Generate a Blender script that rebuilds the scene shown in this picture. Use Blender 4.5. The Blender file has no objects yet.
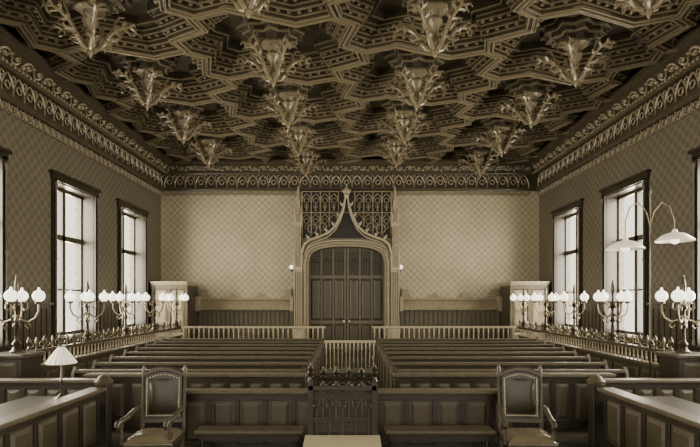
import bpy, math, random
from mathutils import Vector, Matrix
random.seed(4)
C=bpy.context.scene.collection
PI=math.pi
# ------------------------------------------------------------ materials
def newmat(n):
    m=bpy.data.materials.new(n); m.use_nodes=True
    nt=m.node_tree; b=nt.nodes['Principled BSDF']; return m,nt,b
def wood(n,c,rough=.45,var=.35,scale=(3,3,22),bump=.15,nscale=2.5,coat=0):
    m,nt,b=newmat(n); N=nt.nodes; L=nt.links
    tc=N.new('ShaderNodeTexCoord'); mp=N.new('ShaderNodeMapping'); mp.inputs['Scale'].default_value=scale
    no=N.new('ShaderNodeTexNoise'); no.inputs['Scale'].default_value=nscale; no.inputs['Detail'].default_value=6
    cr=N.new('ShaderNodeValToRGB')
    cr.color_ramp.elements[0].position=.3; cr.color_ramp.elements[1].position=.72
    cr.color_ramp.elements[0].color=tuple(x*(1-var) for x in c)+(1,)
    cr.color_ramp.elements[1].color=tuple(min(1,x*(1+var)) for x in c)+(1,)
    bp=N.new('ShaderNodeBump'); bp.inputs['Strength'].default_value=bump; bp.inputs['Distance'].default_value=.03
    L.new(tc.outputs['Object'],mp.inputs[0]); L.new(mp.outputs[0],no.inputs['Vector'])
    L.new(no.outputs['Fac'],cr.inputs[0]); L.new(cr.outputs[0],b.inputs['Base Color'])
    L.new(no.outputs['Fac'],bp.inputs['Height']); L.new(bp.outputs[0],b.inputs['Normal'])
    b.inputs['Roughness'].default_value=rough
    return m
def paper(n,c1,c2,axis,per=.36):
    m,nt,b=newmat(n); N=nt.nodes; L=nt.links
    def mth(op,a,bb=None):
        k=N.new('ShaderNodeMath'); k.operation=op
        for i,x in enumerate((a,bb)):
            if x is None: continue
            if isinstance(x,(int,float)): k.inputs[i].default_value=x
            else: L.new(x,k.inputs[i])
        return k.outputs[0]
    tc=N.new('ShaderNodeTexCoord'); sp=N.new('ShaderNodeSeparateXYZ'); L.new(tc.outputs['Object'],sp.inputs[0])
    u=sp.outputs[axis]; z=sp.outputs[2]
    K=PI/per
    su=mth('SINE',mth('MULTIPLY',u,K)); sz=mth('SINE',mth('MULTIPLY',z,K))
    cu=mth('COSINE',mth('MULTIPLY',u,K)); cz=mth('COSINE',mth('MULTIPLY',z,K))
    a=mth('ABSOLUTE',mth('MULTIPLY',su,sz)); bb=mth('ABSOLUTE',mth('MULTIPLY',cu,cz))
    s=mth('MAXIMUM',a,bb)
    cr=N.new('ShaderNodeValToRGB'); L.new(s,cr.inputs[0])
    cr.color_ramp.elements[0].position=.55; cr.color_ramp.elements[1].position=.8
    cr.color_ramp.elements[0].color=c1+(1,); cr.color_ramp.elements[1].color=c2+(1,)
    no=N.new('ShaderNodeTexNoise'); no.inputs['Scale'].default_value=.8
    mx=N.new('ShaderNodeMixRGB'); mx.blend_type='MULTIPLY'; mx.inputs[0].default_value=.35
    L.new(tc.outputs['Object'],no.inputs['Vector'])
    L.new(cr.outputs[0],mx.inputs[1]); L.new(no.outputs['Fac'],mx.inputs[2]); L.new(mx.outputs[0],b.inputs['Base Color'])
    b.inputs['Roughness'].default_value=.7
    return m
def plain(n,c,rough=.5,metal=0,emis=0,var=.12):
    m,nt,b=newmat(n); N=nt.nodes; L=nt.links
    no=N.new('ShaderNodeTexNoise'); no.inputs['Scale'].default_value=6
    tc=N.new('ShaderNodeTexCoord'); L.new(tc.outputs['Object'],no.inputs['Vector'])
    cr=N.new('ShaderNodeValToRGB')
    cr.color_ramp.elements[0].color=tuple(x*(1-var) for x in c)+(1,)
    cr.color_ramp.elements[1].color=tuple(min(1,x*(1+var)) for x in c)+(1,)
    L.new(no.outputs['Fac'],cr.inputs[0]); L.new(cr.outputs[0],b.inputs['Base Color'])
    b.inputs['Roughness'].default_value=rough; b.inputs['Metallic'].default_value=metal
    if emis:
        b.inputs['Emission Color'].default_value=(1,.95,.8,1); b.inputs['Emission Strength'].default_value=emis
    return m
M_ceil=wood('dark_oak_coffers',(.036,.029,.017),.34,scale=(2,2,2),bump=.1,nscale=2,var=.3)
M_dent=plain('highlit_beading',(.135,.11,.067),.38)  # lighter than the coffers: highlights on moulding edges put into the colour
M_pend=plain('carved_pendant_oak',(.15,.122,.074),.3,var=.5)
M_corn=wood('cornice_oak',(.045,.037,.022),.38,scale=(4,4,4),bump=.2,nscale=4)
M_trac=plain('tracery_oak',(.19,.158,.1),.38)
M_wback=paper('wallpaper_end_lit',(.45,.395,.275),(.33,.285,.193),0,.30)  # brighter than the side walls: window light put into the colour
M_wside=paper('wallpaper_side_shaded',(.125,.106,.069),(.08,.067,.043),1,.30)  # darker than the end wall: shade on the side walls put into the colour
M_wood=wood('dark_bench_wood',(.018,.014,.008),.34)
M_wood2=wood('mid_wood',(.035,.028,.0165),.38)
M_woodH=wood('bench_wood_highlit_tops',(.07,.057,.035),.34,scale=(22,3,3))  # lighter wood for seats and top rails: highlights put into the colour
M_lit=wood('light_oak',(.22,.185,.12),.42)
M_pan=wood('panel_wood',(.047,.038,.0225),.38)
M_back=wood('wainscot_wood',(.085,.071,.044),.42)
M_floor=wood('parquet_floor',(.03,.025,.015),.45,scale=(4,20,4))
M_stone=plain('painted_carving',(.32,.272,.185),.5)
M_door=wood('door_oak',(.034,.028,.017),.48)
M_tymp=wood('tympanum_wood',(.012,.01,.006),.5)
M_leath=plain('dark_leather',(.018,.014,.008),.25)
M_seatl=plain('pale_leather',(.13,.106,.066),.25)  # paler than the leather of the chair back
M_brass=plain('brass_studs',(.6,.53,.36),.3,.5)
M_bron=plain('bronze_metal',(.05,.04,.025),.3,.5)
M_iron=plain('gilt_iron',(.2,.165,.105),.35,.6)
M_globe=plain('opal_glass',(.9,.84,.7),.12,0,2.2,.03)
M_shade=plain('enamel_shade',(.8,.74,.6),.3,0,.3,.05)
m,nt,b=newmat('window_glass'); N=nt.nodes
tr=N.new('ShaderNodeBsdfTransparent'); gl=N.new('ShaderNodeBsdfGlossy'); gl.inputs['Roughness'].default_value=.1
mx=N.new('ShaderNodeMixShader'); mx.inputs[0].default_value=.04
nt.links.new(tr.outputs[0],mx.inputs[1]); nt.links.new(gl.outputs[0],mx.inputs[2]); nt.links.new(mx.outputs[0],N['Material Output'].inputs[0])
M_glass=m
# ------------------------------------------------------------ mesh builder
class MB:
    def __init__(s): s.v=[]; s.f=[]
    def add(s,vs,fs):
        o=len(s.v); s.v+= [tuple(p) for p in vs]; s.f+=[tuple(i+o for i in f) for f in fs]
    def box(s,x0,x1,y0,y1,z0,z1):
        s.add([(x0,y0,z0),(x1,y0,z0),(x1,y1,z0),(x0,y1,z0),(x0,y0,z1),(x1,y0,z1),(x1,y1,z1),(x0,y1,z1)],
        [(0,3,2,1),(4,5,6,7),(0,1,5,4),(1,2,6,5),(2,3,7,6),(3,0,4,7)]); return s
    def lathe(s,prof,c=(0,0,0),seg=12,ax='z'):
        vs=[];n=len(prof)
        for k in range(seg):
            a=2*PI*k/seg
            for r,h in prof:
                p=(r*math.cos(a),r*math.sin(a),h)
                if ax=='y': p=(p[0],p[2],p[1])
                if ax=='x': p=(p[2],p[0],p[1])
                vs.append((c[0]+p[0],c[1]+p[1],c[2]+p[2]))
        fs=[]
        for k in range(seg):
            for j in range(n-1):
                a=k*n+j;b2=((k+1)%seg)*n+j
                fs.append((a,b2,b2+1,a+1))
        fs.append(tuple(((seg-1-k)*n) for k in range(seg))); fs.append(tuple(k*n+n-1 for k in range(seg)))
        s.add(vs,fs); return s
    def sphere(s,c,r,seg=12,sz=1):
        prof=[(max(.002,r*math.sin(PI*i/8)),-r*sz*math.cos(PI*i/8)) for i in range(9)]
        return s.lathe(prof,c,seg)
    def tube(s,path,r,seg=6,closed=False):
        n=len(path); P=[Vector(p) for p in path]; vs=[]
        rr=r if isinstance(r,(list,tuple)) else [r]*n
        up=None
        for i in range(n):
            if closed: t=(P[(i+1)%n]-P[i-1])
            else: t=(P[min(i+1,n-1)]-P[max(i-1,0)])
            if t.length<1e-9: t=Vector((0,0,1))
            t.normalize()
            if up is None:
                up=Vector((0,0,1)) if abs(t.z)<.9 else Vector((0,1,0))
                if abs(t.y)<.05: up=Vector((0,1,0))
            a=t.cross(up)
            if a.length<1e-4: a=t.cross(Vector((1,0,.1)))
            a.normalize(); b2=a.cross(t); up=b2
            for k in range(seg):
                q=2*PI*k/seg
                vs.append(P[i]+(a*math.cos(q)+b2*math.sin(q))*rr[i])
        fs=[]
        for i in range(n if closed else n-1):
            for k in range(seg):
                j=(i+1)%n
                fs.append((i*seg+k,i*seg+(k+1)%seg,j*seg+(k+1)%seg,j*seg+k))
        if not closed:
            fs.append(tuple(range(seg))[::-1]); fs.append(tuple((n-1)*seg+k for k in range(seg)))
        s.add(vs,fs); return s
    def prism(s,poly,y0,y1):   # poly in XZ
        n=len(poly)
        vs=[(p[0],y0,p[1]) for p in poly]+[(p[0],y1,p[1]) for p in poly]
        s.add(vs,[tuple(range(n)),tuple(range(2*n-1,n-1,-1))]+[(i,i+n,(i+1)%n+n,(i+1)%n) for i in range(n)]); return s
    def prismx(s,poly,x0,x1):   # poly in YZ
        n=len(poly)
        vs=[(x0,p[0],p[1]) for p in poly]+[(x1,p[0],p[1]) for p in poly]
        s.add(vs,[tuple(range(n))[::-1],tuple(range(n,2*n))]+[(i,(i+1)%n,(i+1)%n+n,i+n) for i in range(n)]); return s
    def frustum(s,x0,x1,z0,z1,y0,y1,ins):
        s.add([(x0,y0,z0),(x1,y0,z0),(x1,y0,z1),(x0,y0,z1),(x0+ins,y1,z0+ins),(x1-ins,y1,z0+ins),(x1-ins,y1,z1-ins),(x0+ins,y1,z1-ins)],
        [(0,1,5,4),(1,2,6,5),(2,3,7,6),(3,0,4,7),(4,5,6,7)]); return s
    def mesh(s,name,mat,smooth=False,recalc=True):
        me=bpy.data.meshes.new(name); me.from_pydata(s.v,[],s.f)
        if recalc:
            import bmesh
            bm=bmesh.new(); bm.from_mesh(me); bmesh.ops.recalc_face_normals(bm,faces=bm.faces); bm.to_mesh(me); bm.free()
        me.materials.append(mat)
        if smooth:
            me.polygons.foreach_set('use_smooth',[True]*len(me.polygons))
            try: me.set_sharp_from_angle(angle=math.radians(40))
            except Exception: pass
        me.update(); return me
def mobj(name,me,parent=None,loc=(0,0,0),rot=(0,0,0),label=None):
    o=bpy.data.objects.new(name,me); C.objects.link(o); o.location=loc; o.rotation_euler=rot
    if parent: o.parent=parent
    if label: o['label']=label
    return o
def thing(name,label,cat,loc=(0,0,0),rz=0,group=None):
    e=bpy.data.objects.new(name,None); e.empty_display_size=.1; C.objects.link(e)
    e.location=loc; e.rotation_euler=(0,0,rz); e['label']=label; e['category']=cat
    if group: e['group']=group
    return e
def part(par,name,mb,mat,loc=(0,0,0),rot=(0,0,0),smooth=False,bevel=0,label=None):
    o=mobj(name,mb.mesh(name,mat,smooth),par,loc,rot,label)
    if bevel:
        bv=o.modifiers.new('b','BEVEL'); bv.width=bevel; bv.segments=2; bv.limit_method='ANGLE'
    return o
def copy_tree(o,loc=None,rz=None,parent=None,label=None):
    n=o.copy(); C.objects.link(n)
    if parent: n.parent=parent
    if loc is not None: n.location=loc
    if rz is not None: n.rotation_euler=(0,0,rz)
    if label: n['label']=label
    for c in list(o.children): copy_tree(c,parent=n)
    return n
def struct(name,mb,mat,smooth=False,label=None,parent=None,cat=None):
    o=mobj(name,mb.mesh(name,mat,smooth),parent)
    if not parent:
        o['kind']='structure'; o['label']=label or name; o['category']=cat or name.split('_')[0]
    return o
# ------------------------------------------------------------ constants
W=8.4; D=22.2; CZ=8.3
WY=[19.3,15.3,10.9,6.9,2.9]; WH=1.1; Z0=1.2; Z1=5.7
struct('floor',MB().box(-W,W,-4,D,-.2,0),M_floor,label='dark wooden parquet courtroom floor')
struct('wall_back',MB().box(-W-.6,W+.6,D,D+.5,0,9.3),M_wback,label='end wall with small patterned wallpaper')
def sidewall(sg):
    mb=MB(); a,b=(W,W+.6) if sg>0 else (-W-.6,-W)
    ys=[-4]
    for y in sorted(WY): ys+= [y-WH,y+WH]
    ys.append(D)
    for i in range(0,len(ys),2): mb.box(a,b,ys[i],ys[i+1],0,9.3)
    for y in WY: mb.box(a,b,y-WH,y+WH,0,Z0); mb.box(a,b,y-WH,y+WH,Z1,9.3)
    return mb
struct('wall_left',sidewall(-1),M_wside,label='side wall with shade-darkened patterned wallpaper and tall windows')
struct('wall_right',sidewall(1),M_wside,label='side wall with shade-darkened patterned wallpaper and tall windows')
# ------------------------------------------------------------ windows
k=0
for sg in (-1,1):
    for wi,y in enumerate(WY):
        k+=1
        X=sg*(W+.42)
        mb=MB()
        x0,x1=sorted((X-.05,X+.05))
        a,b=y-WH,y+WH
        mb.box(x0,x1,a,a+.1,Z0,Z1).box(x0,x1,b-.1,b,Z0,Z1).box(x0,x1,a,b,Z0,Z0+.12).box(x0,x1,a,b,Z1-.12,Z1)
        mb.box(x0-.02,x1+.02,y-.08,y+.08,Z0,Z1).box(x0-.02,x1+.02,a,b,4.1,4.26)
        mb.box(x0+.02,x1-.02,a,b,2.58,2.63)
        w=struct('window_%d'%k,mb,M_wood2,label='tall casement window with cross bar in deep reveal',cat='window')
        gm=MB().box(X-.005,X+.005,a+.08,b-.08,Z0+.1,Z1-.1)
        struct('glass_pane',gm,M_glass,parent=w)
        cs=MB(); i0,i1=sorted((sg*(W-.07),sg*(W+.0)))
        r0,r1=sorted((sg*W,sg*(W+.36)))
        cs.box(r0,r1,a,a+.03,Z0,Z1).box(r0,r1,b-.03,b,Z0,Z1).box(r0,r1,a,b,Z1-.03,Z1).box(r0,r1,a,b,Z0,Z0+.03)
        for q0,q1 in ((a-.16,a+.02),(b-.02,b+.16)):
            cs.box(i0,i1,q0,q1,Z0-.1,Z1+.05)
        h0,h1=sorted((sg*(W-.13),sg*W))
        cs.box(i0,i1,a-.2,b+.2,Z1,Z1+.16).box(h0,h1,a-.26,b+.26,Z1+.16,Z1+.24)
        cs.box(h0,h1,a-.22,b+.22,Z0-.12,Z0)
        struct('casing',cs,M_wood,parent=w)
        cc=MB()
        for q in (a-.07,b+.07):
            cc.lathe([(.05,0),(.05,.1),(.03,.14),(.03,2.2),(.045,2.25),(.03,2.3),(.03,4.2),(.055,4.35),(.055,4.4)],(sg*(W-.1),q,Z0),8)
        struct('colonnette',cc,M_pan,parent=w,smooth=True)
        L=bpy.data.lights.new('daylight','AREA'); L.shape='RECTANGLE'; L.size,L.size_y=2.3,4.6
        L.energy=1000; L.color=(1,.91,.72)
        lo=bpy.data.objects.new('daylight',L); C.objects.link(lo)
        lo.location=(sg*(W+.75),y,(Z0+Z1)/2)
        lo.rotation_euler=Vector((-sg,0,0)).to_track_quat('-Z','Y').to_euler()
# ------------------------------------------------------------ wainscot
t=0
for sg in (-1,1):
    mb=MB()
    segs=[(-4,WY[4]-WH-.25)]
    yy=sorted(WY)
    for i in range(4): segs.append((yy[i]+WH+.25,yy[i+1]-WH-.25))
    segs.append((yy[4]+WH+.25,D))
    def planks(mb,y0,y1,zt):
        a,b=sorted((sg*(W-.05),sg*W)); mb.box(a,b,y0,y1,0,zt)
        n=max(1,int((y1-y0)/.22)); 
        for j in range(n):
            p=y0+(y1-y0)*j/n; c,d=sorted((sg*(W-.08),sg*(W-.05))); mb.box(c,d,p+.03,p+(y1-y0)/n-.02,.1,zt-.08)
        c,d=sorted((sg*(W-.14),sg*W)); mb.box(c,d,y0,y1,zt,zt+.07)
    for s in segs: planks(mb,s[0],s[1],2.15)
    for y in WY: planks(mb,y-WH-.25,y+WH+.25,1.0)
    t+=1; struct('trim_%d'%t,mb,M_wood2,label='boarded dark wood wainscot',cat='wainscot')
dx=-.15
for a,b in ((-6.7,dx-2.35),(dx+2.35,6.6)):
    mb=MB(); mb.box(a,b,D-.08,D,0,1.85)
    n=int((b-a)/.2)
    for j in range(n):
        p=a+(b-a)*j/n; mb.box(p+.03,p+(b-a)/n-.02,D-.12,D-.08,.1,1.8)
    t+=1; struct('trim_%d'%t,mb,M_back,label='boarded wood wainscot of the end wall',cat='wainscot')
    mb=MB(); mb.prismx([(D-.14,1.85),(D-.4,1.85),(D-.42,1.93),(D-.12,2.3),(D,2.34),(D,1.85)],a,b)
    mb.box(a,b,D-.2,D,2.3,2.38)
    mb.box(a-.02,a+.12,D-.44,D,1.8,2.44).box(b-.12,b+.02,D-.44,D,1.8,2.44)
    mb.prism([(a+.1,2.38),(a+.6,2.38),(a+.45,2.5),(a+.35,2.75),(a+.1,2.8)],D-.1,D-.04)
    mb.prism([(b-.1,2.38),(b-.6,2.38),(b-.45,2.5),(b-.35,2.75),(b-.1,2.8)],D-.1,D-.04)
    for c in ((a+b)/2-.6,(a+b)/2+.6): mb.prism([(c-.45,2.38),(c+.45,2.38),(c+.12,2.46),(c,2.62),(c-.12,2.46)],D-.12,D-.04)
    t+=1; struct('trim_%d'%t,mb,M_lit,label='pale sloping moulded ledge above the wainscot',cat='ledge')
# ------------------------------------------------------------ ceiling
A=3.65; B=2.95; p_=(A*A+B*B/4)/(2*A); q_=A-p_
hexv=[(p_,0),(q_,B/2),(-q_,B/2),(-p_,0),(-q_,-B/2),(q_,-B/2)]
def cellpoly(e=.30):
    out=[]
    for i in range(6):
        P=Vector(hexv[i]); Q=Vector(hexv[(i+1)%6]); d=Q-P; n=Vector((d.y,-d.x)).normalized()
        for tt,o in ((0,0),(.26,e),(.5,0),(.74,-e)):
            r=P+d*tt+n*o; out.append((r.x,r.y))
    return out
poly=cellpoly()
rings=[(1,0),(.93,0),(.93,.17),(.85,.17),(.85,.34),(.76,.34),(.76,.50),(.66,.50),(.66,.68),(.54,.68)]
ridges=[(.99,-.05,0,.022),(.94,-.03,.03,.03),(.925,.07,.10,.02),(.86,.14,.20,.03),(.845,.24,.27,.02),(.77,.31,.37,.03),(.755,.41,.44,.02),(.67,.47,.53,.028)]
inner=[(.50,.56),(.42,.56),(.42,.42),(.33,.42),(.33,.30),(.25,.30),(.25,.18),(.16,.18)]
mb=MB(); dn=MB(); centers=[]
cols=[(-5.5-3.65,1),(-5.5,0),(-1.85,1),(1.8,0),(5.45,1),(9.1,0)]
def cl(x,y): return (max(-W,min(W,x)),max(-2,min(D,y)))
def inn(s):
    out=[]
    for j in range(16):
        a=2*PI*j/16; R=1.55*s*(1+(.14 if j%2==0 else -.14)); out.append((R*math.cos(a),R*.9*math.sin(a)))
    return out
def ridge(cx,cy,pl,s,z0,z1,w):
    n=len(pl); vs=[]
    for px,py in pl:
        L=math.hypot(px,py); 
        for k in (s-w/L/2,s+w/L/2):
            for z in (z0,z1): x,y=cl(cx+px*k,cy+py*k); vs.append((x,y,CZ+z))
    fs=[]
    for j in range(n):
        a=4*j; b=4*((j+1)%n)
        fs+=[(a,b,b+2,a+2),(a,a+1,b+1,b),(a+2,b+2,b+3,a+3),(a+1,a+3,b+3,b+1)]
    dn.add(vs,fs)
for cx,odd in cols:
    for r in range(-4,6):
        cy=10.6+r*B+(B/2 if odd else 0)
        if cy<-1 or cy>D+1.2: continue
        if abs(cx)<7 and 7.0<cy<21.6: centers.append((cx,cy))
        vs=[];n=len(poly)
        for s,z in rings:
            for px,py in poly:
                x,y=cl(cx+px*s,cy+py*s); vs.append((x,y,CZ+z))
        R=len(rings); fs=[]
        for i in range(R-1):
            for j in range(n): fs.append((i*n+j,i*n+(j+1)%n,(i+1)*n+(j+1)%n,(i+1)*n+j))
        fs.append(tuple((R-1)*n+j for j in range(n)))
        mb.add(vs,fs)
        vs=[];fs=[];n=16;R=len(inner)+1
        for s,z in [(.5,.68)]+inner:
            for px,py in inn(s): x,y=cl(cx+px,cy+py); vs.append((x,y,CZ+z))
        for i in range(R-1):
            for j in range(n): fs.append((i*n+j,i*n+(j+1)%n,(i+1)*n+(j+1)%n,(i+1)*n+j))
        fs.append(tuple((R-1)*n+j for j in range(n)))
        mb.add(vs,fs)
        if cy>3:
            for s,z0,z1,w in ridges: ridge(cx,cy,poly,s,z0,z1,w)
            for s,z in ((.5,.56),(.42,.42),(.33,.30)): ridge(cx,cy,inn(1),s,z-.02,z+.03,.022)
        if abs(cx)<9.2 and cy>5:
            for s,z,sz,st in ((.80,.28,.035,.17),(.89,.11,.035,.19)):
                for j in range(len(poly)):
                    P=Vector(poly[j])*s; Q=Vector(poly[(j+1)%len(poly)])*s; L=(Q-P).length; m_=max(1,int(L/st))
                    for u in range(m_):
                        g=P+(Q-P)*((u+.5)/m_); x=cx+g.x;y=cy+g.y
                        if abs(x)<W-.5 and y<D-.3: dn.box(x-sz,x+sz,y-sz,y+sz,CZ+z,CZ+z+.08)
mb.box(-W-.6,W+.6,-4,D+.5,9.15,9.3)
me=mb.mesh('ceiling',M_ceil,recalc=False)
ceil=mobj('ceiling',me); ceil['kind']='structure'; ceil['label']='carved dark oak ceiling with deep stepped polygonal coffers'; ceil['category']='ceiling'
struct('highlit_beading',dn,M_dent,parent=ceil)
# pendants
pe=thing('ceiling_pendant','carved oak ceiling pendant with spreading acanthus branches','pendant',(0,0,0),group='carved pendants hanging from the ceiling coffers')
part(pe,'core',MB().lathe([(.28,.02),(.3,-.05),(.17,-.09),(.13,-.2),(.17,-.28),(.14,-.36),(.08,-.44),(.07,-.6),(.12,-.7),(.12,-.8),(.05,-.88),(.06,-.95),(.01,-1.05)],seg=10),M_pend,smooth=True)
lf=MB()
prof=[(.07,-.88),(.17,-.84),(.25,-.72),(.33,-.58),(.45,-.42),(.62,-.31),(.78,-.28),(.88,-.36),(.86,-.45),(.79,-.45)]
lf.tube([(r,0,z) for r,z in prof],[.045,.05,.05,.045,.045,.045,.04,.03,.02,.012],6)
lf.tube([(.33,0,-.58),(.46,0,-.62),(.55,0,-.56),(.53,0,-.5)],[.035,.03,.02,.012],5)
lf.tube([(.45,0,-.42),(.48,0,-.24),(.56,0,-.1),(.66,0,-.1)],[.035,.03,.022,.012],5)
for (r,z,w) in ((.25,-.72,.12),(.45,-.42,.18),(.62,-.31,.22),(.78,-.3,.14)):
    for s2 in (-1,1):
        lf.tube([(r,0,z),(r+.03,s2*w*.5,z+.02),(r+.09,s2*w,z+.02),(r+.12,s2*w*1.05,z-.05)],[.035,.035,.025,.01],5)
lm=lf.mesh('leaf',M_pend,True)
for j in range(5): mobj('leaf',lm,pe,rot=(0,0,2*PI*j/5+.3))
first=True
for i,(cx,cy) in enumerate(centers):
    if first: pe.location=(cx,cy,CZ+.18); first=False
    else: copy_tree(pe,(cx,cy,CZ+.18))
# ------------------------------------------------------------ cornice & friezes
def arcs(mb,L,zb,zt,step,org,ux,nrm,r=.022):
    n=int(L/step)
    for i in range(n):
        a=i*step; h=zt-zb; pts=[]
        for s in range(9):
            tt=s/8; x=a+step*tt
            z=zb+h*.35+h*.6*(1-abs(2*tt-1)**1.7)
            pts.append(org+ux*x+Vector((0,0,z)))
        mb.tube([org+ux*a+Vector((0,0,zb))]+pts+[org+ux*(a+step)+Vector((0,0,zb))],r,4)
        c=org+ux*(a+step/2)
        mb.tube([c+ux*(step*.22*math.cos(q))+Vector((0,0,zb+h*.42+step*.22*math.sin(q))) for q in [2*PI*k/8 for k in range(8)]],r*.8,4,closed=True)
        c=org+ux*(a)
        mb.tube([c+ux*(step*.16*math.cos(q))+Vector((0,0,zb+h*.82+step*.16*math.sin(q))) for q in [2*PI*k/8 for k in range(8)]],r*.7,4,closed=True)
def scroll(mb,L,zc,amp,step,org,ux,nrm,tilt,r=.035):
    n=int(L/step)
    for i in range(n):
        a=i*step; sgn=1 if i%2 else -1
        pts=[]
        for s in range(12):
            tt=s/11; ang=tt*PI*2.3; rad=step*.42*(1-tt*.8)
            u=a+step*.5+rad*math.cos(ang+PI)
            z=zc+sgn*rad*math.sin(ang+PI)*amp
            pts.append(org+ux*u+Vector((0,0,z))+nrm*(z-zc)*tilt)
        mb.tube(pts,[r*(1-.5*s/11) for s in range(12)],4)
        c=org+ux*(a+step*.5)+Vector((0,0,zc)); mb.sphere(tuple(c),.05,6)
        c=org+ux*(a)+Vector((0,0,zc+sgn*.08)); mb.sphere(tuple(c),.06,6)
prof=[(0,7.12),(.14,7.12),(.2,7.18),(.2,7.26),(.04,7.28),(.04,7.8),(.24,7.82),(.3,7.88),(.3,7.93),(.22,7.95),(.26,8.02),(.44,8.16),(.56,8.2),(.56,8.26),(.66,8.3),(.66,8.42),(0,8.42)]
for sg in (-1,1):
    mb=MB(); n=len(prof)
    vs=[(sg*(W-p),-4,z) for p,z in prof]+[(sg*(W-p),D,z) for p,z in prof]
    mb.add(vs,[(i,(i+1)%n,(i+1)%n+n,i+n) for i in range(n)])
    t+=1; struct('trim_%d'%t,mb,M_corn,label='deep moulded oak cornice',cat='cornice')
    mb=MB()
    arcs(mb,13.2,7.28,7.8,.42,Vector((sg*(W-.15),8.9,0)),Vector((0,1,0)),None,.026)
    arcs(mb,13.2,7.12,6.86,.30,Vector((sg*(W-.08),8.9,0)),Vector((0,1,0)),None,.018)
    scroll(mb,13.2,8.07,.55,.42,Vector((sg*(W-.37),8.9,0)),Vector((0,1,0)),Vector((-sg,0,0)),1.0)
    n=90
    for i in range(n):
        y=8.9+13.2*i/n; a,b=sorted((sg*(W-.36),sg*(W-.28))); mb.box(a,b,y,y+.08,7.85,7.92)
    t+=1; struct('trim_%d'%t,mb,M_trac,smooth=True,label='openwork gothic tracery frieze and carved scrolls',cat='frieze')
mb=MB(); n=len(prof)
vs=[(-W+.04,D-p*.6,z) for p,z in prof]+[(W-.04,D-p*.6,z) for p,z in prof]
mb.add(vs,[(i,(i+1)%n,(i+1)%n+n,i+n) for i in range(n)])
t+=1; struct('trim_%d'%t,mb,M_corn,label='deep moulded oak cornice',cat='cornice')
mb=MB()
arcs(mb,16.4,7.26,7.82,.46,Vector((-8.2,D-.12,0)),Vector((1,0,0)),None,.034)
arcs(mb,16.4,7.12,6.92,.36,Vector((-8.2,D-.07,0)),Vector((1,0,0)),None,.018)
scroll(mb,16.0,8.07,.5,.4,Vector((-8.0,D-.25,0)),Vector((1,0,0)),Vector((0,-1,0)),.6)
t+=1; struct('trim_%d'%t,mb,M_trac,smooth=True,label='openwork gothic tracery frieze and carved scrolls',cat='frieze')
# ------------------------------------------------------------ portal and door
dw=1.67; ZS=3.95; DH=.68
def arch(x,w=dw,zs=ZS,h=DH): 
    u=min(1,abs(x)/w); return zs+h*(1-u**2.6)**(1/2.6)
FY=D-.45
xs=[-2.0+4.0*i/40 for i in range(41)]
sl=MB()
for i in range(40):
    x0,x1=xs[i],xs[i+1]
    if abs((x0+x1)/2)>dw: sl.box(dx+x0,dx+x1,FY+.12,D,0,5.0)
    else:
        za,zb=arch(x0),arch(x1)
        sl.prism([(dx+x0,za),(dx+x1,zb),(dx+x1,5.0),(dx+x0,5.0)],FY+.12,D)
door=struct('door_1',sl,M_back,label='gothic oak portal with basket arch and double doors',cat='door')
for off,r,yy in ((.04,.05,FY+.08),(.15,.07,FY+.06),(.27,.04,FY+.1)):
    am=MB(); path=[(dx-dw-off,yy,0),(dx-dw-off,yy,2),(dx-dw-off,yy,ZS)]
    for i in range(1,24):
        x=-dw-off+(2*dw+2*off)*i/24; 
        path.append((dx+x,yy,arch(x,dw+off,ZS,DH+off)))
    path+=[(dx+dw+off,yy,ZS),(dx+dw+off,yy,2),(dx+dw+off,yy,0)]
    am.tube(path,r,6); struct('archivolt',am,M_lit if r>.04 else M_stone,parent=door,smooth=True)
for sg in (-1,1):
    lf=MB(); N_=10
    for i in range(N_):
        x0=sg*(.01+(dw-.03)*i/N_); x1=sg*(.01+(dw-.03)*(i+1)/N_)
        lf.prism([(dx+x0,0),(dx+x1,0),(dx+x1,arch(x1)-.02),(dx+x0,arch(x0)-.02)],FY+.34,FY+.42)
    leaf=struct('door_leaf',lf,M_door,parent=door)
    fr=MB(); cw=(dw-.1)/3
    for i in range(4):
        x=sg*(.06+cw*i); fr.box(dx+x-.04,dx+x+.04,FY+.29,FY+.34,0,arch(x)-.05)
    for z in (.1,1.25,3.25): 
        a,b=sorted((dx+sg*.02,dx+sg*(dw-.02))); fr.box(a,b,FY+.28,FY+.34,z,z+.12)
    struct('door_frame_rail',fr,M_back,parent=door)
    pn=MB()
    for i in range(3):
        c=dx+sg*(.06+cw*(i+.5)); w=cw/2-.06
        pn.frustum(c-w,c+w,.26,1.2,FY+.34,FY+.30,.06)
        pn.frustum(c-w,c+w,1.42,3.2,FY+.34,FY+.30,.06)
        for jj in range(3): pn.box(c-w+.05+jj*.11,c-w+.08+jj*.11,FY+.3,FY+.34,3.42,arch(c-dx)-.25)
        pn.tube([(c-w,FY+.3,3.9),(c,FY+.3,4.1 if i<2 else 3.98),(c+w,FY+.3,3.9)],.02,4)
        for z in (1.75,2.3,2.85): pn.box(c-w+.04,c+w-.04,FY+.285,FY+.31,z,z+.03)
    struct('door_panel',pn,M_pan,parent=door)
hd=MB().sphere((dx+.12,FY+.24,1.35),.05); hd.sphere((dx-.12,FY+.24,1.35),.05)
struct('handle',hd,M_brass,parent=door,smooth=True)
tp=MB().box(dx-1.95,dx+1.95,D-.16,D,5.0,7.1)
struct('tympanum_panel',tp,M_tymp,parent=door)
tr=MB(); Y=D-.30
og=[(1.95,4.35),(1.85,4.72),(1.6,4.92),(1.2,5.05),(.8,5.22),(.5,5.5),(.28,5.9),(.12,6.35),(.03,6.9)]
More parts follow.
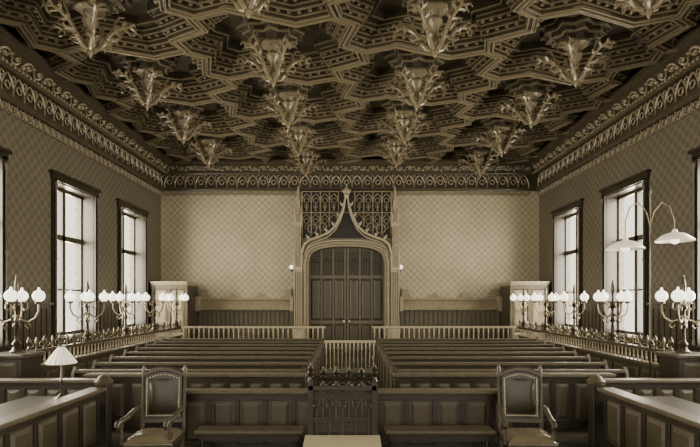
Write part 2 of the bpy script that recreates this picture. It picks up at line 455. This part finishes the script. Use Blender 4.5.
for sg in (-1,1):
    pts=[(dx+sg*x,FY+.05,z) for x,z in og]
    tr.tube(pts,[.055]*7+[.05,.035],6)
    tr.tube([(dx+sg*x*.93,FY+.09,z-.12) for x,z in og[:-1]],.025,5)
    for x,z in og[2:]: 
        tr.sphere((dx+sg*(x+.06),FY+.03,z+.12),.055,6,.8); tr.tube([(dx+sg*x,FY+.05,z),(dx+sg*(x+.12),FY+.02,z+.1),(dx+sg*(x+.15),FY,z+.22)],[.035,.03,.015],4)
tr.lathe([(.05,6.7),(.12,6.85),(.05,6.95),(.16,7.05),(.04,7.2),(.02,7.35)],(dx,FY+.05,0),8)
struct('ogee_hood',tr,M_stone,parent=door,smooth=True)
tr=MB()
def circ(cx,cz,r,th=.022,n=14): tr.tube([(dx+cx+r*math.cos(2*PI*k/n),Y,cz+r*math.sin(2*PI*k/n)) for k in range(n)],th,4,closed=True)
for sg in (-1,1):
    for x in (.35,.75,1.15,1.55,1.95):
        zb_=5.2 if x>.9 else (5.6 if x>.5 else 6.1)
        tr.tube([(dx+sg*x,Y,zb_-.1),(dx+sg*x,Y,7.05)],.024,4)
    for x in (.55,.95,1.35,1.75):
        for zt in (6.05,6.95):
            tr.tube([(dx+sg*(x-.2),Y,zt-.4),(dx+sg*(x-.15),Y,zt-.15),(dx+sg*x,Y,zt),(dx+sg*(x+.15),Y,zt-.15),(dx+sg*(x+.2),Y,zt-.4)],.02,4)
            if x>.9 or zt>6.5: circ(sg*x,zt-.3,.11,.016,8); circ(sg*x,zt-.55,.09,.014,8)
        tr.lathe([(.05,6.2),(.02,6.28),(.04,6.33),(.005,6.5)],(dx+sg*x,Y-.03,0),6)
    circ(sg*1.5,5.42,.2); circ(sg*1.05,5.5,.16)
for z in (7.05,6.12): tr.tube([(dx-1.93,Y,z),(dx+1.93,Y,z)],.03,4)
struct('tracery',tr,M_trac,parent=door,smooth=True)
for sg in (-1,1):
    pm=MB(); x=dx+sg*2.12
    pm.box(x-.2,x+.2,FY-.02,D,0,.9).box(x-.23,x+.23,FY-.05,D,.9,1.0)
    pm.box(x-.13,x+.13,FY+.05,D,1.0,3.6).box(x-.19,x+.19,FY,D,3.6,3.72)
    pm.box(x-.11,x+.11,FY+.08,D,3.72,5.6).box(x-.16,x+.16,FY+.04,D,5.6,5.7).box(x-.08,x+.08,FY+.14,D,5.7,6.6)
    for off in (-.15,-.05,.05,.15): pm.box(x+off-.018,x+off+.018,FY-.01,FY+.07,1.05,3.5)
    for off in (-.11,0,.11): pm.box(x+off-.015,x+off+.015,FY+.05,FY+.1,3.8,5.5)
    pm.lathe([(.14,6.6),(.05,6.95),(.08,7.0),(.02,7.3)],(x,FY+.25,0),8)
    for off in (-.17,.17):
        pm.lathe([(.04,3.5),(.04,4.0),(.055,4.03),(.01,4.5)],(x+off,FY+.05,0),6)
        pm.lathe([(.035,5.5),(.035,5.9),(.05,5.93),(.01,6.4)],(x+off*.8,FY+.1,0),6)
    for zz in (4.3,4.7,5.1,6.1): pm.sphere((x,FY+.06,zz),.06,6)
    struct('pilaster',pm,M_stone,parent=door)
for i,x in enumerate((292,400)):
    X=(x-350)*D/500
    s=thing('wall_sconce','small white globe wall light beside the portal','lamp',(X,D,3.7),group='small wall lights beside the portal')
    part(s,'bracket',MB().tube([(0,-.02,-.1),(0,-.15,-.15),(0,-.22,-.05)],.02,6).lathe([(.06,-.03),(.06,0)],(0,0,-.1),8,'y'),M_bron)
    part(s,'globe',MB().sphere((0,-.22,.04),.09),M_globe,smooth=True)
# ------------------------------------------------------------ corner enclosures
for sg in (-1,1):
    x0,x1=(-8.22,-6.72) if sg<0 else (6.62,8.22)
    cab=thing('corner_enclosure','panelled wooden lobby enclosure standing in the wall corner','enclosure',((x0+x1)/2,D-.9,0),group='panelled corner enclosures')
    w=(x1-x0)/2
    part(cab,'body',MB().box(-w,w,-.6,.74,0,2.9),M_wood2)
    part(cab,'cornice',MB().box(-w-.0,w+.0,-.68,.74,2.9,2.98).box(-w,w,-.74,.74,2.98,3.06),M_lit)
    fm=MB()
    for a in (-w,-.05,w-.1): fm.box(a,a+.1,-.64,-.6,0,2.9)
    for z in (0,1.0,2.75): fm.box(-w,w,-.65,-.6,z,z+.13)
    part(cab,'frame',fm,M_back)
    for a,b in ((-w+.14,-.09),(.09,w-.14)):
        pm=MB()
        pm.frustum(a,b,.2,.95,-.6,-.635,.08); pm.frustum(a,b,1.2,2.7,-.6,-.635,.08)
        part(cab,'panel',pm,M_lit)
# ------------------------------------------------------------ joinery helpers
def panelled(par,L,H,n,t=.07,top=.06,mf=M_wood,mp=M_pan,mt=M_woodH,zb=.0,cap=.07):
    fm=MB(); bw=L/n
    fm.box(0,L,0,t,zb,zb+.14).box(0,L,0,t,H-.16,H-top)
    for i in range(n+1):
        x=min(max(i*bw,.04),L-.04); fm.box(x-.04,x+.04,0,t,zb+.14,H-.16)
    part(par,'frame',fm,mf,bevel=.006)
    part(par,'top_rail',MB().box(-.03,L+.03,-cap,t+cap,H-top,H),mt,bevel=.015)
    pm=MB(); w=bw-.08
    pm.box(0,w,t*.3,t*.7,zb+.14,H-.16)
    pm.frustum(.03,w-.03,zb+.17,H-.19,t*.3,.002,.05); pm.frustum(.03,w-.03,zb+.17,H-.19,t*.7,t-.002,.05)
    me=pm.mesh('panel',mp)
    for i in range(n): mobj('panel',me,par,(i*bw+.04,0,0))
def bal_mesh(h,mat,r=.028):
    return MB().lathe([(r,0),(r,h*.08),(r*.5,h*.12),(r*1.1,h*.3),(r*.55,h*.5),(r*.6,h*.8),(r,h*.9),(r,h)],seg=7).mesh('baluster',mat,True)
def balustrade(par,L,H,sp,mat=M_lit,r=.028):
    part(par,'top_rail',MB().box(0,L,-.05,.05,H-.08,H),mat,bevel=.01)
    part(par,'bottom_rail',MB().box(0,L,-.04,.04,0,.14),mat)
    me=bal_mesh(H-.22,mat,r); n=int(L/sp)
    for i in range(n): mobj('baluster',me,par,((i+.5)*L/n,0,.14))
# ------------------------------------------------------------ pews
for sg in (-1,1):
    for i in range(8):
        y=9.6+1.1*i; xi=.85; xo=5.3+i/7*1.2
        L=xo-xi; cx=sg*(xi+xo)/2
        pw=thing('pew','long dark wooden courtroom pew with plank back','pew',(cx,y,0),group='rows of public pews')
        h=L/2
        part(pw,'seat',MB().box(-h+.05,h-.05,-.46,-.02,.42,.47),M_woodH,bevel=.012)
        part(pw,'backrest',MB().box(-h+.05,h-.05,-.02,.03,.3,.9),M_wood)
        part(pw,'top_rail',MB().box(-h+.05,h-.05,-.07,.09,.9,.96),M_woodH,bevel=.01,label='lighter top rail, highlight painted into its colour')
        n=int(L/.9)
        bm_=MB().box(-.03,.03,-.03,.04,.5,.9).mesh('back_slat',M_wood)
        sm_=MB().box(-.03,.03,-.4,-.04,0,.42).mesh('support',M_wood)
        for j in range(1,n): mobj('back_slat',bm_,pw,(-h+j*L/n,0,0))
        for j in range(1,3): mobj('support',sm_,pw,(-h+j*L/3,0,0))
        em=MB().prismx([(-.5,0),(.08,0),(.08,1.0),(-.02,1.02),(-.1,.9),(-.14,.7),(-.42,.64),(-.5,.58)],-.03,.03).mesh('end_panel',M_pan)
        mobj('end_panel',em,pw,(-h+.03,0,0)); mobj('end_panel',em,pw,(h-.03,0,0))
for sg in (-1,1):
    L=3.9; x0=-.8-L if sg<0 else .8
    f=thing('pew_front_partition','low panelled wooden partition before the first pews','partition',(x0,8.95,0),group='panelled partitions before the pews')
    panelled(f,L,.98,11)
f=thing('bar_partition','panelled dark wood barrier crossing the court floor','partition',(-2.55,7.5,0))
panelled(f,5.1,.95,12,mp=M_pan,t=.08)
for x0,x1 in ((-2.2,-.66),(.5,2.05)):
    bn=thing('low_bench','low wooden bench set against the panelled barrier','bench',((x0+x1)/2,7.2,0),group='low benches against the barrier')
    h=(x1-x0)/2
    part(bn,'seat',MB().box(-h,h,-.17,.17,.4,.45),M_woodH,bevel=.012)
    part(bn,'apron',MB().box(-h+.06,h-.06,-.12,.12,.3,.4),M_wood)
    lm=MB().lathe([(.035,0),(.035,.05),(.02,.08),(.035,.2),(.03,.3)],seg=8).mesh('leg',M_wood,True)
    for a in (-h+.1,h-.1):
        for b in (-.1,.1): mobj('leg',lm,bn,(a,b,0))
g=thing('aisle_gate','pale wooden baluster gate closing the central aisle','gate',(-.81,15.75,0))
balustrade(g,1.62,1.02,.12,M_stone)
for x0,x1 in ((-6.5,-.95),(.85,6.4)):
    g=thing('rear_balustrade','pale turned wooden balustrade behind the last pews','balustrade',(x0,19.3,0),group='pale balustrades behind the pews')
    balustrade(g,x1-x0,1.28,.19,M_stone,.034)
# ------------------------------------------------------------ side galleries rails
RX=6.9
for sg in (-1,1):
    L=9.7
    if sg<0: loc=(-RX,10.75,0); rz=PI/2
    else: loc=(RX,10.75+L,0); rz=-PI/2
    g=thing('gallery_rail','panelled side rail with small balusters and gilt iron cresting','railing',loc,rz,group='side rails carrying the lamps')
    panelled(g,L,.86,16,mf=M_wood2)
    part(g,'hand_rail',MB().box(0,L,-.03,.1,1.12,1.2),M_pan,bevel=.015,label='polished hand rail')
    me=bal_mesh(.26,M_lit,.026); n=56
    for i in range(n): mobj('baluster',me,g,((i+.5)*L/n,.035,.86))
    cr=MB()
    n=16
    for i in range(n):
        x=(i+.5)*L/n
        for s2 in (-1,1):
            cr.tube([(x+s2*.28,.035,1.2),(x+s2*.26,.035,1.3),(x+s2*.18,.035,1.37),(x+s2*.1,.035,1.33),(x+s2*.12,.035,1.26),(x+s2*.18,.035,1.27)],.013,5)
        cr.lathe([(.02,1.2),(.012,1.3),(.03,1.36),(.03,1.4),(.005,1.48)],(x,.035,0),6)
    part(g,'iron_cresting',cr,M_iron,smooth=True)
    fn=MB().lathe([(.045,0),(.045,.04),(.02,.06),(.02,.12),(.045,.16),(.05,.2),(.03,.25),(.006,.3)],seg=8).mesh('finial',M_pan,True)
    for i in range(n+1): mobj('finial',fn,g,(min(max(i*L/n,.05),L-.05),.035,1.2))
for sg in (-1,1):
    p=thing('newel_pedestal','square panelled wooden pedestal ending the side rail','pedestal',(sg*(RX+.03),10.33,0),group='pedestals ending the side rails')
    part(p,'body',MB().box(-.34,.34,-.34,.34,.12,1.12),M_wood,bevel=.01)
    part(p,'base',MB().box(-.4,.4,-.38,.38,0,.12),M_wood,bevel=.02)
    part(p,'cap',MB().box(-.4,.4,-.38,.38,1.12,1.2),M_pan,bevel=.02)
    part(p,'panel',MB().frustum(-.26,.26,.2,1.04,-.34,-.37,.06),M_pan)
# ------------------------------------------------------------ candelabra
def globe_lamp():
    l=thing('candelabrum','ornate bronze candelabrum with four white glass globes on the side rail','lamp',(0,0,0),group='candelabra along the side rails')
    part(l,'base',MB().lathe([(.13,0),(.13,.03),(.09,.06),(.06,.12),(.09,.18),(.04,.26)],seg=10),M_bron,smooth=True)
    part(l,'stem',MB().lathe([(.04,.24),(.03,.5),(.07,.55),(.04,.6),(.03,.85),(.06,.9),(.08,.95),(.035,1.0),(.025,1.25),(.05,1.32),(.04,1.45),(.01,1.62)],seg=8),M_bron,smooth=True)
    am=MB().tube([(.02,0,.78),(.1,0,.68),(.22,0,.64),(.34,0,.72),(.40,0,.86),(.40,0,1.02)],.02,6)
    am.tube([(.03,0,.95),(.1,0,1.06),(.19,0,1.04),(.2,0,.92),(.14,0,.88),(.1,0,.95)],.014,5)
    am.tube([(.2,0,.64),(.26,0,.56),(.2,0,.5),(.15,0,.57)],.014,5)
    am.lathe([(.02,1.0),(.065,1.02),(.08,1.06),(.03,1.07)],(.40,0,0),8)
    me=am.mesh('arm',M_iron,True)
    gl=MB().sphere((.40,0,1.18),.125,12); gl.lathe([(.03,1.3),(.02,1.36)],(.40,0,0),8)
    mg=gl.mesh('globe',M_globe,True)
    for j in range(4):
        a=j*PI/2+.35
        mobj('arm',me,l,rot=(0,0,a)); mobj('globe',mg,l,rot=(0,0,a),label='white opal glass globe')
    return l
gl=globe_lamp(); first=True
for sg in (-1,1):
    for i in range(5):
        y=(10.4 if i==0 else 10.95+2.26*i)
        loc=(sg*(RX+.035),y,1.2)
        rz=.25*i if sg<0 else -.2*i+.4
        if first: gl.location=loc; first=False
        else: copy_tree(gl,loc,rz)
tl=thing('standard_lamp','tall slender standing lamp with two white dish shades','lamp',(6.3,10.5,0))
part(tl,'base',MB().lathe([(.16,0),(.16,.04),(.1,.08),(.04,.2)],seg=14),M_bron,smooth=True)
part(tl,'pole',MB().lathe([(.022,.15),(.02,1.4),(.035,1.45),(.018,1.5),(.016,4.5),(.03,4.55),(.005,4.65)],seg=8),M_bron,smooth=True)
for xx,zz,s2 in ((-.52,3.45,-1),(.52,3.62,1)):
    H=4.35
    part(tl,'arm',MB().tube([(0,0,H-.5),(s2*.08,0,H-.2),(s2*.25,0,H),(s2*.42,0,H-.1),(xx,0,H-.4),(xx,0,zz+.1)],.014,6),M_iron,smooth=True)
    part(tl,'shade',MB().lathe([(.04,zz+.16),(.06,zz+.1),(.2,zz+.06),(.36,zz-.06),(.37,zz-.09),(.35,zz-.07),(.2,zz+.03),(.03,zz+.07)],(xx,0,0),24),M_shade,smooth=True)
    part(tl,'bulb',MB().sphere((xx,0,zz-.06),.09),M_globe,smooth=True)
# ------------------------------------------------------------ side partitions near camera
f=thing('clerk_partition','panelled wooden partition enclosing the side desk','partition',(-3.85,4.6,0),PI/2,group='panelled partitions enclosing side desks')
panelled(f,3.1,.95,6,t=.08,cap=.09)
f=thing('clerk_partition','panelled wooden partition enclosing the side desk','partition',(3.9,7.7,0),-PI/2,group='panelled partitions enclosing side desks')
panelled(f,3.1,.95,6,t=.08,cap=.09)
for sg in (-1,1):
    p=thing('end_post','square wooden post with moulded cap ending the partition','post',(sg*3.89,7.9,0),group='posts ending the side partitions')
    part(p,'shaft',MB().box(-.09,.09,-.09,.09,0,.98),M_wood,bevel=.01)
    part(p,'cap',MB().lathe([(.13,.98),(.14,1.02),(.1,1.05),(.08,1.09),(.02,1.12)],seg=16),M_woodH,smooth=True)
for sg in (-1,1):
    L=2.4; x0=-6.6 if sg<0 else 4.2
    f=thing('rear_desk_partition','low panelled partition behind the side desk','partition',(x0,8.5,0),group='low partitions behind side desks')
    panelled(f,L,.95,7)
    dk=thing('side_desk','plain dark wooden writing desk behind the partition','desk',(sg*4.6,7.1,0),group='writing desks behind the partitions')
    part(dk,'desk_top',MB().box(-.5,.5,-.8,.8,.74,.78),M_wood,bevel=.01)
    part(dk,'body',MB().box(-.42,.42,-.72,.72,.6,.74),M_wood)
    lm=MB().lathe([(.04,0),(.04,.05),(.025,.1),(.045,.3),(.03,.5),(.045,.6)],seg=8).mesh('leg',M_wood,True)
    for a in (-.38,.38):
        for b in (-.68,.68): mobj('leg',lm,dk,(a,b,0))
dl=thing('desk_lamp','small desk lamp with pleated white conical shade','lamp',(-4.4,7.62,.78))
part(dl,'base',MB().lathe([(.1,0),(.1,.02),(.05,.05),(.02,.09)],seg=14),M_bron,smooth=True)
part(dl,'stem',MB().lathe([(.014,.08),(.014,.25),(.03,.28),(.014,.31),(.012,.62)],seg=8),M_bron,smooth=True)
sh=MB(); n=36; vs=[]
for r,z in ((.05,.8),(.06,.78),(.12,.7),(.21,.56),(.205,.55)):
    for k2 in range(n):
        a=2*PI*k2/n; rr=r*(1+(.04 if k2%2 else -.03)); vs.append((rr*math.cos(a),rr*math.sin(a),z))
sh.add(vs,[(i*n+j,i*n+(j+1)%n,(i+1)*n+(j+1)%n,(i+1)*n+j) for i in range(4) for j in range(n)])
part(dl,'lamp_shade',sh,M_shade)
part(dl,'bulb',MB().sphere((0,0,.64),.045),M_globe,smooth=True)
# ------------------------------------------------------------ armchairs
def armchair():
    c=thing('armchair','high-backed carved wooden armchair with studded dark leather','chair',(0,0,0),group='pair of leather armchairs')
    def outline(w,z0,z1,rise,n=12):
        pts=[(-w,z0),(w,z0),(w,z1)]
        for i in range(1,n): 
            x=w-2*w*i/n; pts.append((x,z1+rise*math.sin(PI*i/n)))
        pts.append((-w,z1)); return pts
    bk=mobj('backrest',MB().prism(outline(.26,.6,1.2,.07),.0,.05).mesh('backrest',M_leath),c,(0,.25,0),(-.08,0,0))
    fr=MB(); 
    for sgn in (-1,1):
        fr.lathe([(.03,.0),(.026,.45),(.034,.5),(.026,.6),(.024,1.18),(.036,1.22),(.03,1.26),(.035,1.3),(.01,1.36)],(sgn*.29,.03,0),8)
    n=14; top=[(-.29+.58*i/n, .03, 1.22+.085*math.sin(PI*i/n)) for i in range(n+1)]
    fr.tube(top,.042,6); fr.box(-.29,.29,.0,.06,.55,.61)
    part(bk,'back_frame',fr,M_pan,smooth=True,label='carved wooden frame')
    st=MB()
    pts=outline(.225,.65,1.17,.06)
    P=[Vector((a,0,b)) for a,b in pts]+[Vector((pts[0][0],0,pts[0][1]))]
    for i in range(len(P)-1):
        L=(P[i+1]-P[i]).length; m_=max(1,int(L/.03))
        for u in range(m_):
            g=P[i]+(P[i+1]-P[i])*(u/m_); st.lathe([(.012,-.012),(.006,-.02)],(g.x,0.0,g.z),5,'y')
    s_=part(bk,'stud_trim',st,M_brass); s_['kind']='stuff'
    ub=MB(); n=10
    gx=[-.2+.4*i/n for i in range(n+1)]; gz=[.67+.5*i/n for i in range(n+1)]
    vs=[(x,-.035*(1-(x/.2)**2)**.5*(1-((z-.92)/.25)**2)**.5 if abs((z-.92)/.25)<1 and abs(x/.2)<1 else 0.0,z) for z in gz for x in gx]
    ub.add(vs,[(j*(n+1)+i,j*(n+1)+i+1,(j+1)*(n+1)+i+1,(j+1)*(n+1)+i) for j in range(n) for i in range(n)])
    part(bk,'upholstery',ub,M_leath,smooth=True)
    part(c,'seat_rail',MB().box(-.32,.32,-.33,.27,.36,.43),M_pan,bevel=.01)
    sm=MB(); n=12; vs=[]
    for j in range(n+1):
        for i in range(n+1):
            x=-1+2*i/n; y=-1+2*j/n
            vs.append((x*.31,-.035+y*.3,.43+.08*((1-abs(x)**6)*(1-abs(y)**6))**.5))
    sm.add(vs,[(j*(n+1)+i,j*(n+1)+i+1,(j+1)*(n+1)+i+1,(j+1)*(n+1)+i) for j in range(n) for i in range(n)])
    part(c,'seat',sm,M_seatl,smooth=True,label='pale leather seat cushion')
    st=MB()
    for i in range(21): st.lathe([(.01,-.33),(.004,-.342)],(-.3+.6*i/20,0,.41),5,'y')
    s_=part(c,'seat_stud',st,M_brass); s_['kind']='stuff'
    am=MB()
    am.tube([(0,.27,.78),(.01,.1,.77),(.03,-.1,.72),(.05,-.28,.7),(.06,-.36,.7),(.06,-.4,.66),(.06,-.37,.62),(.06,-.33,.65)],[.025,.03,.034,.036,.036,.03,.022,.015],8)
    am.lathe([(.03,.4),(.02,.45),(.034,.52),(.02,.58),(.03,.68)],(.04,-.28,0),8)
    for sgn in (-1,1):
        if sgn>0: me=am.mesh('arm',M_pan,True)
        else:
            am.v=[(-x,y,z) for x,y,z in am.v]; me=am.mesh('arm',M_pan,True)
        mobj('arm',me,c,(sgn*.31,0,0))
    lm=MB().lathe([(.03,0),(.04,.04),(.022,.08),(.036,.18),(.022,.28),(.036,.36)],seg=10).mesh('leg',M_pan,True)
    for a in (-.28,.28):
        for b in (-.28,.22): mobj('leg',lm,c,(a,b,0))
    part(c,'stretcher',MB().tube([(-.28,-.03,.14),(.28,-.03,.14)],.016,6).tube([(-.28,-.28,.14),(-.28,.22,.14)],.016,6).tube([(.28,-.28,.14),(.28,.22,.14)],.016,6),M_pan)
    return c
ch=armchair(); ch.location=(-2.66,6.85,0); ch.rotation_euler=(0,0,.06)
copy_tree(ch,(2.42,6.85,0),-.08)
# ------------------------------------------------------------ witness bar
wb=thing('witness_bar','carved gothic witness rail with pierced arches and pointed finials','witness stand',(-.1,6.75,0))
fr=MB().box(-.46,.46,-.05,.05,.1,.2).box(-.46,.46,-.05,.05,1.08,1.15).box(-.44,.44,-.035,.035,.66,.72)
for x in (-.43,.43): fr.box(x-.04,x+.04,-.05,.05,0,1.2)
part(wb,'frame',fr,M_wood,bevel=.006)
part(wb,'base',MB().box(-.56,.56,-.28,.2,0,.1),M_pan,bevel=.015)
part(wb,'backing_panel',MB().box(-.4,.4,.0,.03,.2,1.08),M_wood)
tr=MB()
for i in range(5):
    x=-.35+.175*i
    tr.tube([(x-.0875,-.02,.7),(x-.0875,-.02,.93),(x-.07,-.02,1.0),(x,-.02,1.07),(x+.07,-.02,1.0),(x+.0875,-.02,.93),(x+.0875,-.02,.7)],.014,5)
    tr.tube([(x+.045*math.cos(q),-.02,.89+.045*math.sin(q)) for q in [2*PI*k/8 for k in range(8)]],.012,4,closed=True)
    tr.tube([(x,-.02,.2),(x,-.02,.84)],.014,5)
part(wb,'tracery',tr,M_pan,smooth=True)
fn=MB().lathe([(.045,0),(.03,.03),(.025,.06),(.055,.1),(.025,.14),(.045,.17),(.018,.21),(.006,.25)],seg=8).mesh('finial',M_wood,True)
for i in range(6): mobj('finial',fn,wb,(-.43+.172*i,0,1.15+ (.05 if i in (0,5) else 0)))
cm=MB()
for i in range(5):
    x=-.344+.172*i; cm.tube([(x-.07,0,1.15),(x-.05,0,1.22),(x,0,1.27),(x+.05,0,1.22),(x+.07,0,1.15)],.022,5)
    cm.tube([(x+.03*math.cos(q),0,1.19+.03*math.sin(q)) for q in [2*PI*k/6 for k in range(6)]],.012,4,closed=True)
part(wb,'crest',cm,M_wood,smooth=True)
part(wb,'kneeling_shelf',MB().prismx([(-.05,.44),(-.5,.38),(-.5,.42),(-.05,.49)],-.5,.5),M_stone,bevel=.008,label='pale shelf board')  # paler than the rest of the witness bar
br=MB()
for x in (-.42,.42): br.box(x-.025,x+.025,-.46,-.42,0,.39)
for x in (-.42,.42):
    b1=MB().box(x-.025,x+.025,-.27,-.22,.1,.42); part(wb,'shelf_support',b1,M_wood)
# ------------------------------------------------------------ world, camera
w=bpy.data.worlds.new('world'); bpy.context.scene.world=w; w.use_nodes=True
bg=w.node_tree.nodes['Background']; bg.inputs[0].default_value=(1,.92,.74,1); bg.inputs[1].default_value=2.4
cam=bpy.data.cameras.new('camera'); cam.sensor_fit='HORIZONTAL'; cam.sensor_width=36; cam.lens=500/700*36; cam.shift_y=.109
co=bpy.data.objects.new('camera',cam); C.objects.link(co); co.location=(0,0,2.3); co.rotation_euler=(PI/2,0,0)
bpy.context.scene.camera=co
